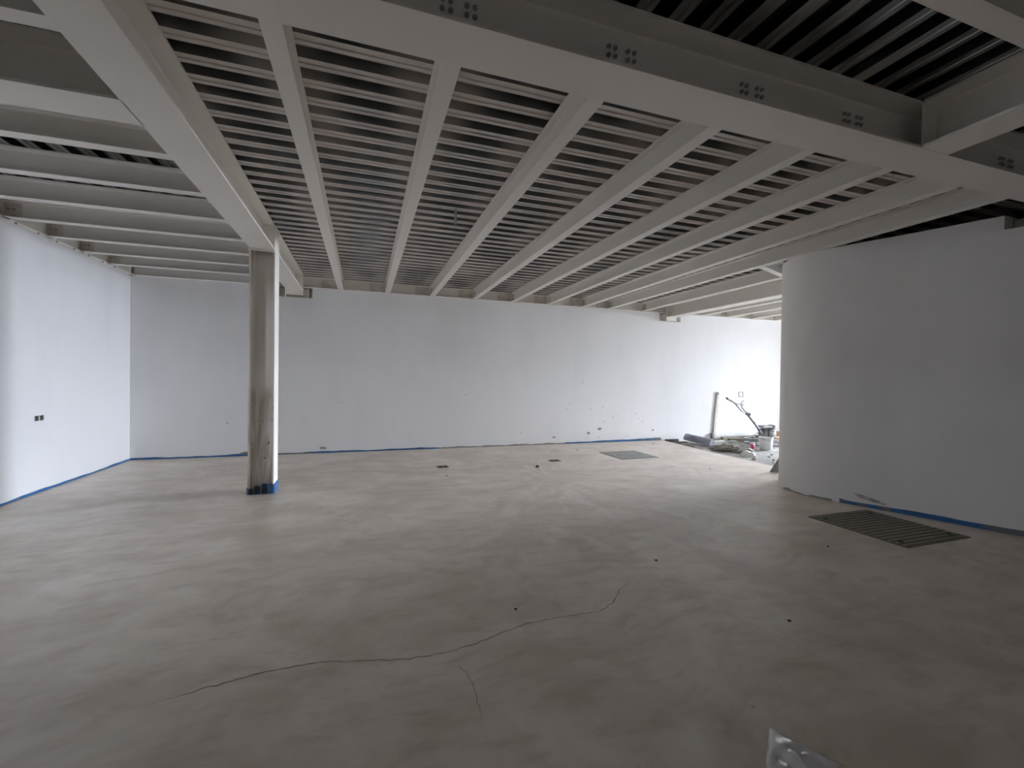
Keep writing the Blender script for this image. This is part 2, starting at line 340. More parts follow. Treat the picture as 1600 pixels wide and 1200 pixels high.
# main beams
mb1, md1 = ibeam('main_beam', 'deep cream steel beam running from overhead left down to the column', 'beam', 'y', -5.0, 6.325, CX, ZM, ZD, group='main beams', plates=[(1, 3.085, ZD, .145)], **TM)
mb2, md2 = ibeam('main_beam', 'short deep cream steel beam between the column and back wall', 'beam', 'y', 6.640, 9.10, CX, ZM, ZD, group='main beams', plates=[(0, 3.085, ZD, .145), (1, 3.03, ZD-.001, .145)], **TM)
mb3, md3 = ibeam('main_beam', 'widest cream steel beam crossing the picture overhead, towards the curved wall', 'beam', 'x', -1.075, 8.5, 2.142, ZM, ZD, group='main beams', **TM)
mb4, md4 = ibeam('main_beam', 'deep cream steel beam at upper right meeting the crossing beam', 'beam', 'y', -5.0, 1.985, 3.745, ZM, ZD, group='main beams', cope1=.0, plates=[(1, ZM, ZD-.02, .145)], **TM)
mb5, md5 = ibeam('main_beam', 'deep cream steel beam reaching the back wall beside the conduit machine bay', 'beam', 'y', 5.4, 9.36, 7.385, ZM, ZD, group='main beams', plates=[(1, 3.035, ZD-.001, .145)], **TM)
mb5['label'] = 'deep bright steel beam above the power trowel, ending at the back wall'
mb6, md6 = ibeam('main_beam', 'deep cream steel beam from the left wall meeting the column beam', 'beam', 'x', XL-.05, CX-.145, 3.37, ZM, ZD, group='main beams', plates=[(1, ZM+.0, ZD-.02, .14)], **TM)
# joists of the middle bay, along Y
JX = [-.45, .445, 1.35, 2.27, 3.153, 4.017, 4.906, 5.615, 6.56]
J = dict(fw=.108, tf=.010, tw=.007, fillet=.008)
for i, x in enumerate(JX):
    near = 2.149 if i < 8 else 5.5
    lab = f'cream steel joist, {ORD[i]} to the right of the column, over the open floor'
    if i == 7: lab = 'cream steel joist resting right above the top of the curved wall'
    if i == 8: lab = 'cream steel joist just behind the curved wall, left of the deep bright beam'
    r, md = ibeam('ceiling_joist', lab, 'joist', 'y', near, YB-.036, x, ZW, ZD, group='joists of the middle bay', cope0=.14 if i < 8 else 0, cope1=.06, **J)
    obj('primer_patch', box(-.0055, .0055, YB-.20-md, YB-.040-md, .02, .17), M_steel_touch, r)
    for dz in (.06, .13): bolt(r, (-.0055, YB-.10-md, dz), '-x')
    if i < 7:   # bolt groups on the near face of the crossing beam, level with this joist
        for dx in (-.085, -.045, .035, .075):
            for z in (.150, .195): bolt(mb3, (x-.02+dx-md3, -.0055, z), '-y')
JR = [8.40, 9.22, 10.06, 10.9, 11.74]
for i, x in enumerate(JR):
    ibeam('ceiling_joist', f'bright cream steel joist, {ORD[i]} beyond the deep beam above the power trowel', 'joist', 'y', 5.4, YB-.036, x, ZW, ZD, group='joists of the bright far bay', cope1=.06, **J)
# joists of the left bay, along X
JL = [8.63, 7.925, 7.215, 6.50, 5.75, 5.0, 4.23, 2.83, 2.10, 1.37]
for i, y in enumerate(JL):
    lab = f'cream steel joist of the left bay, {ORD[i]} from the back wall'
    r, md = ibeam('ceiling_joist', lab, 'joist', 'x', XL+.056, CX-.0065, y, ZW, ZD, group='joists of the left bay', cope0=.06, cope1=.145, flange1=.01, **J)
    obj('primer_patch', box(XL+.062-md, XL+.22-md, -.0055, .0055, .02, .17), M_steel_touch, r)
    for dx in (.10, .15): bolt(r, (XL+dx-md, -.0055, .10), '-y')
# joists of the near right bay, along X
for i, y in enumerate([1.29, .56, -.17]):
    ibeam('ceiling_joist', ['cream steel joist in the top right corner, under dark deck', 'cream steel joist overhead just behind the viewer', 'cream steel joist overhead further behind the viewer'][i], 'joist', 'x', CX+.0065, 3.739, y, ZW, ZD, group='joists of the near bay', cope0=.14, cope1=.14, **J)
# edge beams on top of the walls
eb, emd = ibeam('edge_beam', 'long thin steel edge beam along the top of the back wall', 'beam', 'x', XL+.06, XE-.1, YB-.03, ZW, ZD-.001, .10, .010, .008, 'edge beams', fillet=.006)
for x in JX[:8]:
    b = obj('primer_patch', box(x-.05-.30-emd, x-.05-emd, -.0055, -.0042, .015, .185), M_steel_touch, eb)
lb, lmd = ibeam('edge_beam', 'steel edge beam along the top of the left wall', 'beam', 'y', -5.0, YB-.09, XL+.045, ZW, ZD-.001, .10, .010, .008, 'edge beams', fillet=.006)
for y in JL[:8]:
    for dy in (-.17, .17): bolt(lb, (.022, y+dy-lmd, 0), '-z')
# short trimmer beam going to the curved wall
tr = thing('trimmer_beam', 'short angled steel trimmer beam at the left edge of the curved wall', 'beam', (5.64, 5.13, ZW), math.atan2(.26, .68))
obj('bottom_flange', box(.03, 1.0, -.05, .05, 0, .01), M_steel, tr); obj('web', box(.03, 1.0, -.004, .004, .01, .19), M_steel, tr); obj('top_flange', box(.03, 1.0, -.05, .05, .19, .2), M_steel, tr)

# column: wide flange section standing on the floor, blue foam round its foot
M_col = material('stained_cream_steel', (.62, .59, .55), .5, noise=[(3.0, (.40, .34, .27), .52, .74, (2.2, 2.2, .35)), (10, (.10, .075, .055), .70, .76, (1, 1, .8))])
def column_material():
    m = bpy.data.materials.new('stained_column_web'); m.use_nodes = True; nt = m.node_tree; N = nt.nodes; L = nt.links; b = N['Principled BSDF']; b.inputs['Roughness'].default_value = .55
    tc = N.new('ShaderNodeTexCoord'); sp = N.new('ShaderNodeSeparateXYZ'); L.new(tc.outputs['Object'], sp.inputs[0])
    def nz(sc, st, lo, hi):
        mp = N.new('ShaderNodeMapping'); mp.inputs['Scale'].default_value = st; L.new(tc.outputs['Object'], mp.inputs[0])
        n = N.new('ShaderNodeTexNoise'); n.inputs['Scale'].default_value = sc; n.inputs['Detail'].default_value = 5; L.new(mp.outputs[0], n.inputs['Vector'])
        r = N.new('ShaderNodeMapRange'); r.inputs[1].default_value = lo; r.inputs[2].default_value = hi; L.new(n.outputs['Fac'], r.inputs[0]); return r.outputs[0]
    def below(z0, z1):     # splash stains reach this high
        r = N.new('ShaderNodeMapRange'); r.inputs[1].default_value = z0; r.inputs[2].default_value = z1; r.inputs[3].default_value = 1; r.inputs[4].default_value = 0; L.new(sp.outputs['Z'], r.inputs[0]); return r.outputs[0]
    def mul(a, c):
        q = N.new('ShaderNodeMath'); q.operation = 'MULTIPLY'; L.new(a, q.inputs[0]); L.new(c, q.inputs[1]); return q.outputs[0]
    def mix(f, a, c):
        x = N.new('ShaderNodeMix'); x.data_type = 'RGBA'; L.new(f, x.inputs[0]); x.inputs[7].default_value = (*c, 1)
        if isinstance(a, tuple): x.inputs[6].default_value = (*a, 1)
        else: L.new(a, x.inputs[6])
        return x.outputs[2]
    a = mix(nz(5, (1.6, 1.6, .18), .42, .72), (.88, .83, .78), (.76, .70, .64))
    a = mix(mul(nz(9, (2, 2, .22), .40, .66), below(1.25, 1.40)), a, (.50, .42, .34))
    a = mix(mul(nz(22, (1, 1, .9), .66, .70), below(1.2, 1.4)), a, (.05, .035, .025))
    L.new(a, b.inputs['Base Color']); return m
M_colweb = column_material()
col = thing('steel_column', 'stained cream steel column with a blue foam band around its foot', 'column', (CX, CY, 0))
HW, HD = .147, .145
for s in (-1, 1): obj('flange', box(s*HW-(.019 if s > 0 else 0), s*HW+(.019 if s < 0 else 0), -HD, HD, 0, ZD-.002, bev=.002), M_steel if s > 0 else M_colweb, col)
pr = [(-HW+.019, -.0055), (-HW+.019, -.03)] ; w = HW-.019
obj('web', prism([(-w, -.032), (-w+.008, -.014), (-w+.026, -.006), (w-.026, -.006), (w-.008, -.014), (w, -.032), (w, .032), (w-.008, .014), (w-.026, .006), (-w+.026, .006), (-w+.008, .014), (-w, .032)], 0, ZD-.03), M_colweb, col)
M_bluedark = material('dark_blue_foam', (.012, .04, .12), .7, noise=[(18, (.01, .012, .016), .42, .58, (1, 1, 1))])  # darker blue with near-black blotches
# foam band: one strip round the outside of each flange, torn pieces inside the web
obj('foam_strip', box(HW, HW+.010, -HD-.004, HD+.004, 0, .115), M_blue, col)
obj('foam_strip', box(-HW-.010, -HW, -HD-.004, HD+.004, 0, .085), M_blue, col)
rnd = random.Random(3); xs = [-.135, -.078, -.070, .002, .012, .082, .092, .142]
for k, hgt in enumerate((.075, .10, .125, .13)):
    a, b_ = xs[2*k], xs[2*k+1]; bm = prism([(a, 0), (b_, 0), (b_, hgt*.97), ((a+b_)/2, hgt*1.05), (a, hgt)], -HD-.012, -HD-.002, axis='y'); obj('foam_piece', bm, M_bluedark if k < 3 else M_blue, col)
for s in (-.12, .12):
    for z in (3.115, 3.38): bolt(mb1, (s, 6.337-md1, z-ZM), 'y')

# steel stubs of the columns inside the back wall, showing in the pockets
for nm, x0, x1, zz, lab, ribs in (('wall_pocket_bracket', -1.60, -.962, 3.037, 'steel bracket in the wall pocket behind the column, below the beam end', (-1.45, -1.04)), ('wall_pocket_bracket', 7.10, 7.75, 3.032, 'steel bracket in the wall pocket at the right end of the back wall', (7.235, 7.60))):
    t = thing(nm, lab, 'bracket', ((x0+x1)/2, YB+.10, zz)); cx = (x0+x1)/2
    obj('back_plate', box(x0-cx, x1-cx, .02, .03, .002, .19), M_steel_touch, t)
    obj('seat_plate', box(x0-cx, x1-cx, -.10, .02, .001, .008), M_steel, t)
    for x in (x0+.006, x1-.006) + ribs: obj('rib', box(x-cx-.005, x-cx+.005, -.105, .02, .008, .196), M_steel, t)

# ================================================================ FOAM STRIPS ALONG THE WALLS
def strip(pts, hf, name, label, n_sub=10, side=1, th=.006):
    """thin upright strip following a wall foot line; hf(s) gives its height"""
    bm = bmesh.new(); fine = []; s = 0
    for (xa, ya), (xb, yb) in zip(pts, pts[1:]):
        Ld = math.hypot(xb-xa, yb-ya); n = max(1, int(Ld/.07))
        for k in range(n): fine.append((xa+(xb-xa)*k/n, ya+(yb-ya)*k/n, s+Ld*k/n))
        s += Ld
    fine.append((*pts[-1], s)); prev = None
    for k, (x, y, t) in enumerate(fine):
        x2, y2, _ = fine[min(k+1, len(fine)-1)]; x1, y1, _ = fine[max(k-1, 0)]
        d = Vector((-(y2-y1), x2-x1, 0)).normalized()*side
        o0, o1 = d*.0008, d*th; hz = hf(t)
        v = [bm.verts.new((x+o0.x, y+o0.y, .0005)), bm.verts.new((x+o0.x, y+o0.y, hz)), bm.verts.new((x+o1.x, y+o1.y, hz-.001)), bm.verts.new((x+o1.x, y+o1.y, .0005))]
        if prev:
            for a in range(4): bm.faces.new((prev[a], prev[(a+1) % 4], v[(a+1) % 4], v[a]))
        else: bm.faces.new(v[::-1])
        prev = v
    bm.faces.new(prev)
    bmesh.ops.recalc_face_normals(bm, faces=bm.faces[:])
    return tag(obj(name, bm, M_blue), label, 'foam strip', 'blue foam strips along the walls')
strip([(XL+.01, YB), (1.55, YB)], lambda s: .030+.012*wobble(s, 4, 1), 'foam_strip', 'long blue foam strip at the foot of the back wall, left of the hatch', side=-1)
strip([(4.5, YB), (7.2, YB)], lambda s: .030+.012*s+.008*wobble(s, 5, 2), 'foam_strip', 'bright blue foam strip at the foot of the back wall, behind the flat hatch', side=-1)
strip([(XL, -4.8), (XL, YB-.01)], lambda s: .026+.010*wobble(s, 3, 3), 'foam_strip', 'blue foam strip along the foot of the left wall', side=-1)
foot = [p for p in core_pts[:4]] + [p for p in outline if p[1] < 3.75 or (p[0] < 5.9 and p[1] < 3.99)]
strip(foot, lambda s: max(.012, .075-.012*max(0, s-3)+.008*wobble(s, 4, 5)) if s < 6.05 else max(.004, .055-.09*(s-6.05)), 'foam_strip', 'deep blue foam strip along the foot of the curved wall', side=1)
# grey mortar smears where the strip is broken
def smear(pts, hf, label, side, seed, th=.012):
    o = strip(pts, hf, 'mortar_smear', label, side=side, th=th); o.data.materials[0] = M_mortar; o['category'] = 'mortar'; o['group'] = 'mortar smears at the wall foot'
smear([(1.56, YB), (4.49, YB)], lambda s: .028+.014*wobble(s, 9, 4), 'grey mortar smear at the foot of the back wall, between blue strips', -1, 1)
ar = [p for p in outline if p[1] > 3.99][:14]
smear(ar, lambda s: .02+.014*wobble(s, 14, 6), 'grey mortar smear round the rounded left end of the curved wall', 1, 2, .014)

# lumps of mortar stuck to walls
def lump(label, loc, sx, sy, sz, seed):
    bm = bmesh.new(); bmesh.ops.create_icosphere(bm, subdivisions=3, radius=1); rnd = random.Random(seed)
    for v in bm.verts:
        k = 1 + .28*wobble(v.co.x*1.3+v.co.z, 2.2, seed) + rnd.uniform(-.07, .07)
        v.co = Vector((v.co.x*sx*k, v.co.y*sy*k, v.co.z*sz*k))
    return tag(obj('mortar_lump', bm, M_mortar, None, loc), label, 'mortar', 'mortar lumps stuck to the walls')
lump('flat grey mortar lump at the back wall foot, left of the column', (-2.03, YB-.004, .045), .19, .012, .030, 1)
lump('small grey mortar splash on the back wall, right of the column', (-.75, YB-.002, .10), .07, .008, .022, 2)
a = math.atan2(1.49, -.58)
o = lump('long pale mortar lump above the blue strip on the curved wall', (5.815, 3.69, .105), .15, .007, .022, 3); o.rotation_euler = (0, -.22, a); o.data.materials[0] = material('pale_mortar_lump', (.56, .53, .48), .95, noise=[(14, (.30, .28, .25), .45, .6, (1, 1, 1))], bump=(30, .6))
lump('small brown mortar splash on the back wall above the blue strip', (5.43, YB-.002, .33), .045, .006, .03, 4)
lump('small brown mortar spot beside another on the back wall', (5.13, YB-.002, .235), .035, .006, .025, 5)
lump('tiny mortar spot on the back wall nearest the conduit', (6.95, YB-.002, .26), .03, .005, .022, 6)
lump('small mortar crumbs low on the back wall, left of the brown splash', (4.22, YB-.002, .16), .045, .005, .016, 7)

# tiny mortar specks spattered on the back wall, parts of it
spot = None
for k, (x, z) in enumerate([(4.77, 1.773), (4.945, 1.451), (4.899, 1.104), (4.637, .932), (4.544, .828), (5.169, .809), (5.388, .70), (5.506, .864), (5.652, .707), (5.783, .607), (5.859, .639), (6.453, .693), (6.539, .561), (6.65, .493), (6.032, .797), (5.377, .332), (6.461, .223), (6.204, .134), (5.058, .10), (5.408, .122), (6.317, .489), (5.545, .504), (5.435, .486), (2.1, 1.15), (-.4, 1.0), (-2.4, .62), (.9, .35), (3.4, .3)]):
    if spot is None:
        bm = bmesh.new(); bmesh.ops.create_icosphere(bm, subdivisions=2, radius=1); spot = obj('mortar_spot', bm, material('grey_speck', (.34, .31, .28), .9), wall_back, (x, YB, z))
    else: spot = obj('mortar_spot', spot.data, None, wall_back, (x, YB, z))
    q = (.010, .014, .008, .012)[k % 4]; spot.scale = (q, .003, q*.9)
# ================================================================ THINGS ON THE WALLS
M_boxframe = material('grey_plastic_box', (.30, .30, .28), .6); M_white = material('white_plastic', (.78, .78, .77), .5)
for y0, nm, tilt in ((7.10, 'open dark electrical box on the left wall, the left of the pair', .0), (7.193, 'open dark electrical box on the left wall, the right of the pair', .08)):
    t = thing('electrical_box', nm, 'electrical box', (XL, y0+.034, .905), 0, 'electrical boxes on the left wall')
    bm = bmesh.new()
    for a0, a1, z0, z1 in ((-.034, -.028, 0, .068), (.028, .034, 0, .068), (-.028, .028, 0, .006), (-.028, .028, .062, .068)): box(.0, .006, a0, a1, z0, z1, bm)
    obj('rim', bm, M_boxframe, t); obj('inside', box(.0005, .0015, -.028, .028, .006, .062), M_dark, t)
    obj('wire', tube([(.001, -.01, .012), (.008, -.004, .03), (.004, .012, .05)], .003, 6), M_mortar, t); t.rotation_euler = (tilt, 0, 0)
t = thing('electrical_box', 'square pale electrical box on the bright back wall above the trowel handle', 'electrical box', (9.775, YB, 1.10))
bm = bmesh.new()
for a0, a1, z0, z1 in ((-.08, -.062, 0, .14), (.062, .08, 0, .14), (-.062, .062, 0, .016), (-.062, .062, .124, .14)): box(a0, a1, -.008, 0, z0, z1, bm)
obj('rim', bm, material('grey_box_rim', (.20, .20, .20), .6), t); obj('inside', box(-.062, .062, -.002, 0, .016, .124), M_white, t)
# conduit in an open chase, up to a box
t = thing('wall_conduit', 'rough mortared conduit rising up the back wall behind the trowel', 'conduit', (8.85, YB, ZR))
pts = [(-.01 + .0*k, -.03, .02) for k in (0,)] + [(-.02+.11*(k/14)**1.2+.008*wobble(k, .9, 3), -.018, .02+1.16*k/14) for k in range(1, 15)] + [(.105, -.035, 1.215), (.13, -.03, 1.225)]
obj('pipe', tube(pts, .017, 10), material('grey_conduit', (.45, .45, .46), .6), t)
bm = bmesh.new(); rnd = random.Random(5); prev = None
for k in range(25):
    x = -.02+.105*(k/24)**1.2; z = .0+1.17*k/24; l, r = x-.012-rnd.uniform(0, .012), x+.075+rnd.uniform(-.02, .02)
    v = [bm.verts.new((l, 0, z)), bm.verts.new((l+.006, -.028, z)), bm.verts.new((r, -.022, z)), bm.verts.new((r+.01, 0, z))]
    if prev:
        for q in range(3): bm.faces.new((prev[q], prev[q+1], v[q+1], v[q]))
    prev = v
obj('mortar_fill', bm, material('pale_mortar', (.60, .58, .50), .95, bump=(40, .5)), t)
bm = bmesh.new(); lathe([(.045, 0), (.045, .025), (.03, .026), (.03, .004)], 16, bm, ax=Vector((0, -1, 0)), org=Vector((.12, -.001, 1.235))); obj('round_box', bm, M_boxframe, t)
obj('junction_block', box(-.085, -.02, -.07, 0, .0, .19, bev=.006), material('grey_block', (.22, .22, .22), .8), t)

# thin wires hanging from the deck
M_wire = material('pale_wire', (.70, .68, .66), .6)
for loc, ln, lab in (((.97, 4.97, ZD), .19, 'pale tape strip hanging from the deck between two joists'), ((.935, 8.2, ZD), .14, 'thin pale wire hanging from the deck near the back wall')):
    t = thing('hanging_wire', lab, 'wire', loc, 0)
    obj('strand', tube([(0, 0, 0), (.003, 0, -ln*.5), (0, .002, -ln)], .004, 6), M_wire, t)
    if ln > .15: obj('strip', prism([(-.012, -.02), (.004, 0), (.012, -.04), (.016, -ln), (-.018, -ln), (-.016, -.1)], -.0015, .0015, axis='y'), M_wire, t)

# ================================================================ THINGS IN AND ON THE FLOOR
M_hatch = material('dusty_hatch', (.30, .275, .22), .75, noise=[(5, (.24, .22, .17), .4, .7, (1, 1, 1))]); M_hatch_dark = material('hatch_groove', (.11, .10, .08), .9)
t = thing('floor_hatch', 'ribbed brown floor hatch beside the curved wall', 'hatch', (5.2, 3.14, 0))
hx, hy = .47, .475
bm = bmesh.new()
obj('tray', box(-hx, hx, -hy, hy, .0006, .003), M_hatch_dark, t)
for a0, a1, b0, b1 in ((-hx, hx, -hy, -hy+.012), (-hx, hx, hy-.012, hy), (-hx, -hx+.012, -hy+.012, hy-.012), (hx-.012, hx, -hy+.012, hy-.012)): obj('frame_bar', box(a0, a1, b0, b1, .003, .008), M_hatch, t)
N_SL = 15; pitch = (2*hy-.028)/N_SL
sl = None
for k in range(N_SL):
    y = -hy+.014+pitch*(k+.5)
    if sl is None: sl = obj('slat', box(-hx+.014, hx-.014, -pitch*.36, pitch*.36, .003, .010, bev=.002), M_hatch, t, (0, y, 0))
    else: obj('slat', sl.data, None, t, (0, y, 0))
for x in (-.36, .36):
    for y in (-.36, .36): obj('lifting_hole', lathe([(.024, .0095), (.024, .0112)], 14), M_dark, t, (x, y, 0))
t = thing('floor_hatch', 'flat grey square floor hatch near the back wall', 'hatch', (5.1, 7.735, 0)); hx, hy = .42, .425
obj('plate', box(-hx+.01, hx-.01, -hy+.01, hy-.01, .0006, .006, bev=.001), material('flat_grey_plate', (.34, .335, .31), .8, noise=[(6, (.28, .275, .25), .4, .7, (1, 1, 1))]), t)
for a0, a1, b0, b1 in ((-hx, hx, -hy, -hy+.009), (-hx, hx, hy-.009, hy), (-hx, -hx+.009, -hy+.009, hy-.009), (hx-.009, hx, -hy+.009, hy-.009)): obj('frame_bar', box(a0, a1, b0, b1, .0006, .005), M_hatch_dark, t)
for x in (-.25, .25): obj('lifting_hole', lathe([(.013, .0055), (.013, .0072)], 12), M_dark, t, (x, 0, 0))
M_fb = material('floor_box_rim', (.20, .185, .17), .7)
for (x, y, w_, d_, lab) in ((1.285, 7.475, .17, .17, 'small dark double floor box left of centre'), (3.37, 7.51, .2, .16, 'small dark floor box nearer the flat grey hatch')):
    t = thing('floor_box', lab, 'floor box', (x, y, 0), .05)
    obj('rim', box(-w_/2, w_/2, -d_/2, d_/2, .0006, .006, bev=.001), M_fb, t)
    for s in (-1, 1): obj('opening', box(s*w_*.25-w_*.19, s*w_*.25+w_*.19, -d_*.38, d_*.38, .006, .0072), M_dark, t)
def crumb(x, y, s, seed, lab, m=M_dark, flat=.45):
    bm = bmesh.new(); bmesh.ops.create_icosphere(bm, subdivisions=1, radius=s); rnd = random.Random(seed)
    for v in bm.verts: v.co = v.co*rnd.uniform(.6, 1.3); v.co.z = v.co.z*flat
    z = -min(v.co.z for v in bm.verts)
    o = tag(obj('crumb', bm, m, None, (x, y, z)), lab, 'debris', 'crumbs on the floor'); o.rotation_euler.z = seed; return o
crumb(2.83, 7.03, .035, 1, 'black crumb on the floor in front of the small floor box', flat=.7)
crumb(1.22, 6.75, .016, 2, 'dark crumb on the floor in front of the double floor box')
crumb(2.33, 3.1, .014, 3, 'dark crumb on the floor at the far end of the long crack')
crumb(.95, 2.70, .012, 4, 'dark chip on the floor just beyond the long crack')
crumb(2.55, 2.06, .011, 5, 'tiny dark crumb on the floor in front of the ribbed hatch')
crumb(4.05, 2.9, .012, 6, 'dark crumb on the floor left of the ribbed hatch')
crumb(4.35, 8.5, .02, 7, 'brown crumb on the floor left of the flat grey hatch')
crumb(6.6, 8.95, .02, 8, 'dark crumb on the floor near the end of the bright blue strip')
crumb(5.65, 6.1, .014, 9, 'dark crumb on the pale floor before the rounded wall end')

# ---------------------------------------------------------------- plastic film at the bottom edge of the picture
bm = bmesh.new(); rnd = random.Random(11); n = 34
A, B, D_ = Vector((1.684, 1.445)), Vector((1.93, .85)), Vector((1.15, 1.02)); rows = []
for i in range(n+1):
    row = []
    for j in range(n+1):
        u, v = i/n, j/n
        p = A + (B-A)*u + (D_-A)*v
        p += Vector((wobble(v, 9, 3), wobble(v*1.3+.2, 8, 4)))*.008*min(1, 6*u)
        z = .004 + .05*abs(wobble(u*1.7+v, 5, 1))**1.3*min(1, 5*(u+v)) + .030*abs(wobble(u-1.2*v, 9, 2)) + .012*abs(wobble(u*2.2+1.9*v, 14, 5)) + rnd.uniform(0, .003)
        z = .004 + (z-.004)*min(1, .12+5*u)*min(1, .12+5*v)
        row.append(bm.verts.new((p.x, p.y, z)))
    rows.append(row)
for i in range(n):
    for j in range(n): bm.faces.new((rows[i][j], rows[i+1][j], rows[i+1][j+1], rows[i][j+1])).smooth = True
m = material('clear_plastic_film', (.90, .90, .91), .10, Alpha=.58, Specular_IOR_Level=1.0, Coat_Weight=1.0, Coat_Roughness=.05)
plastic = tag(obj('plastic_sheet', bm, m), 'crumpled clear plastic sheet lying on the floor in the foreground', 'plastic sheet')
md_ = plastic.modifiers.new('thickness', 'SOLIDIFY'); md_.thickness = .0006; md_.offset = 1

# ================================================================ WORK CORNER BEYOND THE SCREED
Z0 = ZR + .012
# bucket
t = thing('bucket', 'white plastic bucket standing in front of the power trowel', 'bucket', (8.80, 7.78, Z0))
obj('body', lathe([(.120, 0), (.128, .01), (.146, .27), (.138, .27), (.12, .015)], 40), M_white, t)
obj('rim', lathe([(.147, .262), (.155, .264), (.155, .285), (.138, .287), (.138, .264)], 40), M_white, t)
obj('handle', tube([(.152*math.cos(k*PI/14), -.02-.145*math.sin(k*PI/14), .262-.05*math.sin(k*PI/14)) for k in range(15)], .004, 8), M_boxframe, t)
# cup
t = thing('paint_can', 'small pink and white can on the ground left of the bucket', 'can', (8.62, 7.98, Z0))
obj('body', lathe([(.045, 0), (.047, .004), (.047, .11), (.043, .113)], 24), material('pink_can', (.75, .08, .25), .4, noise=[(14, (.85, .8, .8), .55, .6, (1, 1, 1))]), t)
obj('lid', lathe([(.047, .111), (.047, .124), (.040, .124)], 24), M_white, t)
# power trowel
M_grey = material('dusty_machine_grey', (.27, .27, .27), .7, noise=[(12, (.40, .39, .37), .45, .7, (1, 1, 1))]); M_dk = material('machine_dark', (.09, .09, .10), .6, noise=[(15, (.25, .24, .23), .5, .75, (1, 1, 1))])
M_tubep = material('grey_tube', (.22, .23, .26), .5, .1)
t = thing('power_trowel', 'dusty walk-behind power trowel with engine and long raised handle', 'machine', (9.40, 8.33, Z0))
T = Vector((9.40, 8.33, Z0)); loc = lambda x, y, z: tuple(Vector((x, y, z)) - T)
g = bmesh.new(); R_ = .46
for zz in (.03, .13): tube([(R_*math.cos(k*2*PI/40), R_*math.sin(k*2*PI/40), zz) for k in range(41)], .011, 8, g, cap=False)
obj('guard_ring', g, M_tubep, t)
for k in range(6):
    a = k*PI/3+.3; obj('guard_spoke', tube([(R_*math.cos(a), R_*math.sin(a), .03), (R_*math.cos(a), R_*math.sin(a), .13), (.10*math.cos(a), .10*math.sin(a), .20)], .010, 8), M_tubep, t)
for k in range(4):
    b_ = box(.06, .42, -.06, .06, .006, .010); o = obj('blade', b_, M_grey, t); o.rotation_euler = (.12, 0, k*PI/2+.4); o.location = (0, 0, .012)
obj('gearbox', lathe([(.05, .02), (.06, .05), (.11, .10), (.12, .16), (.09, .20), (.05, .21)], 20), M_dk, t)
obj('base_plate', box(-.17, .17, -.14, .14, .205, .225, bev=.004), M_dk, t)
e_ = obj('engine_block', box(-.12, .12, -.11, .11, .225, .40, bev=.02), M_grey, t)
for k in range(5): obj('cooling_fin', box(-.13, .02, -.122, .122, .345+.012*k, .351+.012*k), M_dk, e_)
obj('fuel_tank', box(-.22, .10, -.13, .10, .425, .485, bev=.025), M_grey, t)
bm = lathe([(.03, 0), (.062, .01), (.066, .02), (.066, .17), (.06, .185), (.02, .19)], 20, ax=Vector((0, -1, 0)), org=Vector((.17, .06, .43))); obj('air_filter', bm, M_grey, t)
bm = lathe([(.04, 0), (.10, .005), (.10, .055), (.085, .07), (.03, .075)], 24, ax=Vector((0, -1, 0)), org=Vector((.06, -.11, .30))); f_ = obj('recoil_starter', bm, M_grey, t)
obj('pull_grip', tube([(.02, -.19, .36), (.10, -.195, .37)], .010, 8), M_dk, f_)
bm = tube([(.13, .05, .30), (.19, .03, .30), (.20, -.10, .29)], .04, 12); obj('muffler', bm, M_grey, t)
obj('carburettor', box(.10, .19, -.07, .02, .335, .41, bev=.01), M_dk, t)
# handle: shaft and bars
sh = [loc(9.27, 8.25, .17), loc(8.93, 8.20, .50), loc(8.72, 8.19, .70), loc(8.60, 8.19, .80)]
s_ = obj('handle_shaft', tube(sh, .028, 12), M_tubep, t)
for q in ((8.86, 8.16, .54), (9.03, 8.16, .36)): obj('cable_clip', box(*(v for c_ in zip((-.018, -.018, -.018), (.018, .018, .018)) for v in c_)), M_dk, s_, loc(*q))
obj('pitch_knob', lathe([(.012, 0), (.035, .005), (.035, .03), (.02, .035)], 12, ax=Vector((.5, -.3, .8)).normalized(), org=Vector(loc(8.70, 8.17, .73))), M_dk, s_)
obj('clamp', box(-.05, .05, -.03, .03, -.025, .025, bev=.005), M_dk, t, loc(8.66, 8.17, .755))
obj('yoke', tube([loc(8.62, 8.19, .78), loc(8.54, 8.22, .90), loc(8.53, 8.25, .985)], .014, 8), M_tubep, t)
hb = obj('handlebar', tube([loc(7.82, 7.92, 1.115), loc(8.02, 8.0, 1.06), loc(8.20, 8.1, 1.01), loc(8.40, 8.2, .985), loc(8.55, 8.27, .98), loc(8.74, 8.36, .965)], .017, 10), M_dk, t)
obj('grip', tube([loc(7.66, 7.80, 1.145), loc(7.86, 7.94, 1.105)], .021, 10), M_dk, hb); obj('grip', tube([loc(8.56, 8.29, .978), loc(8.76, 8.38, .965)], .021, 10), M_dk, hb)
obj('lever', tube([loc(8.52, 8.24, 1.00), loc(8.58, 8.26, 1.03), loc(8.64, 8.27, 1.075)], .008, 8), M_dk, hb)
obj('strut', tube([loc(8.12, 8.05, 1.035), loc(8.34, 8.12, .90), loc(8.47, 8.16, .82), loc(8.62, 8.18, .765)], .016, 8), M_tubep, t)

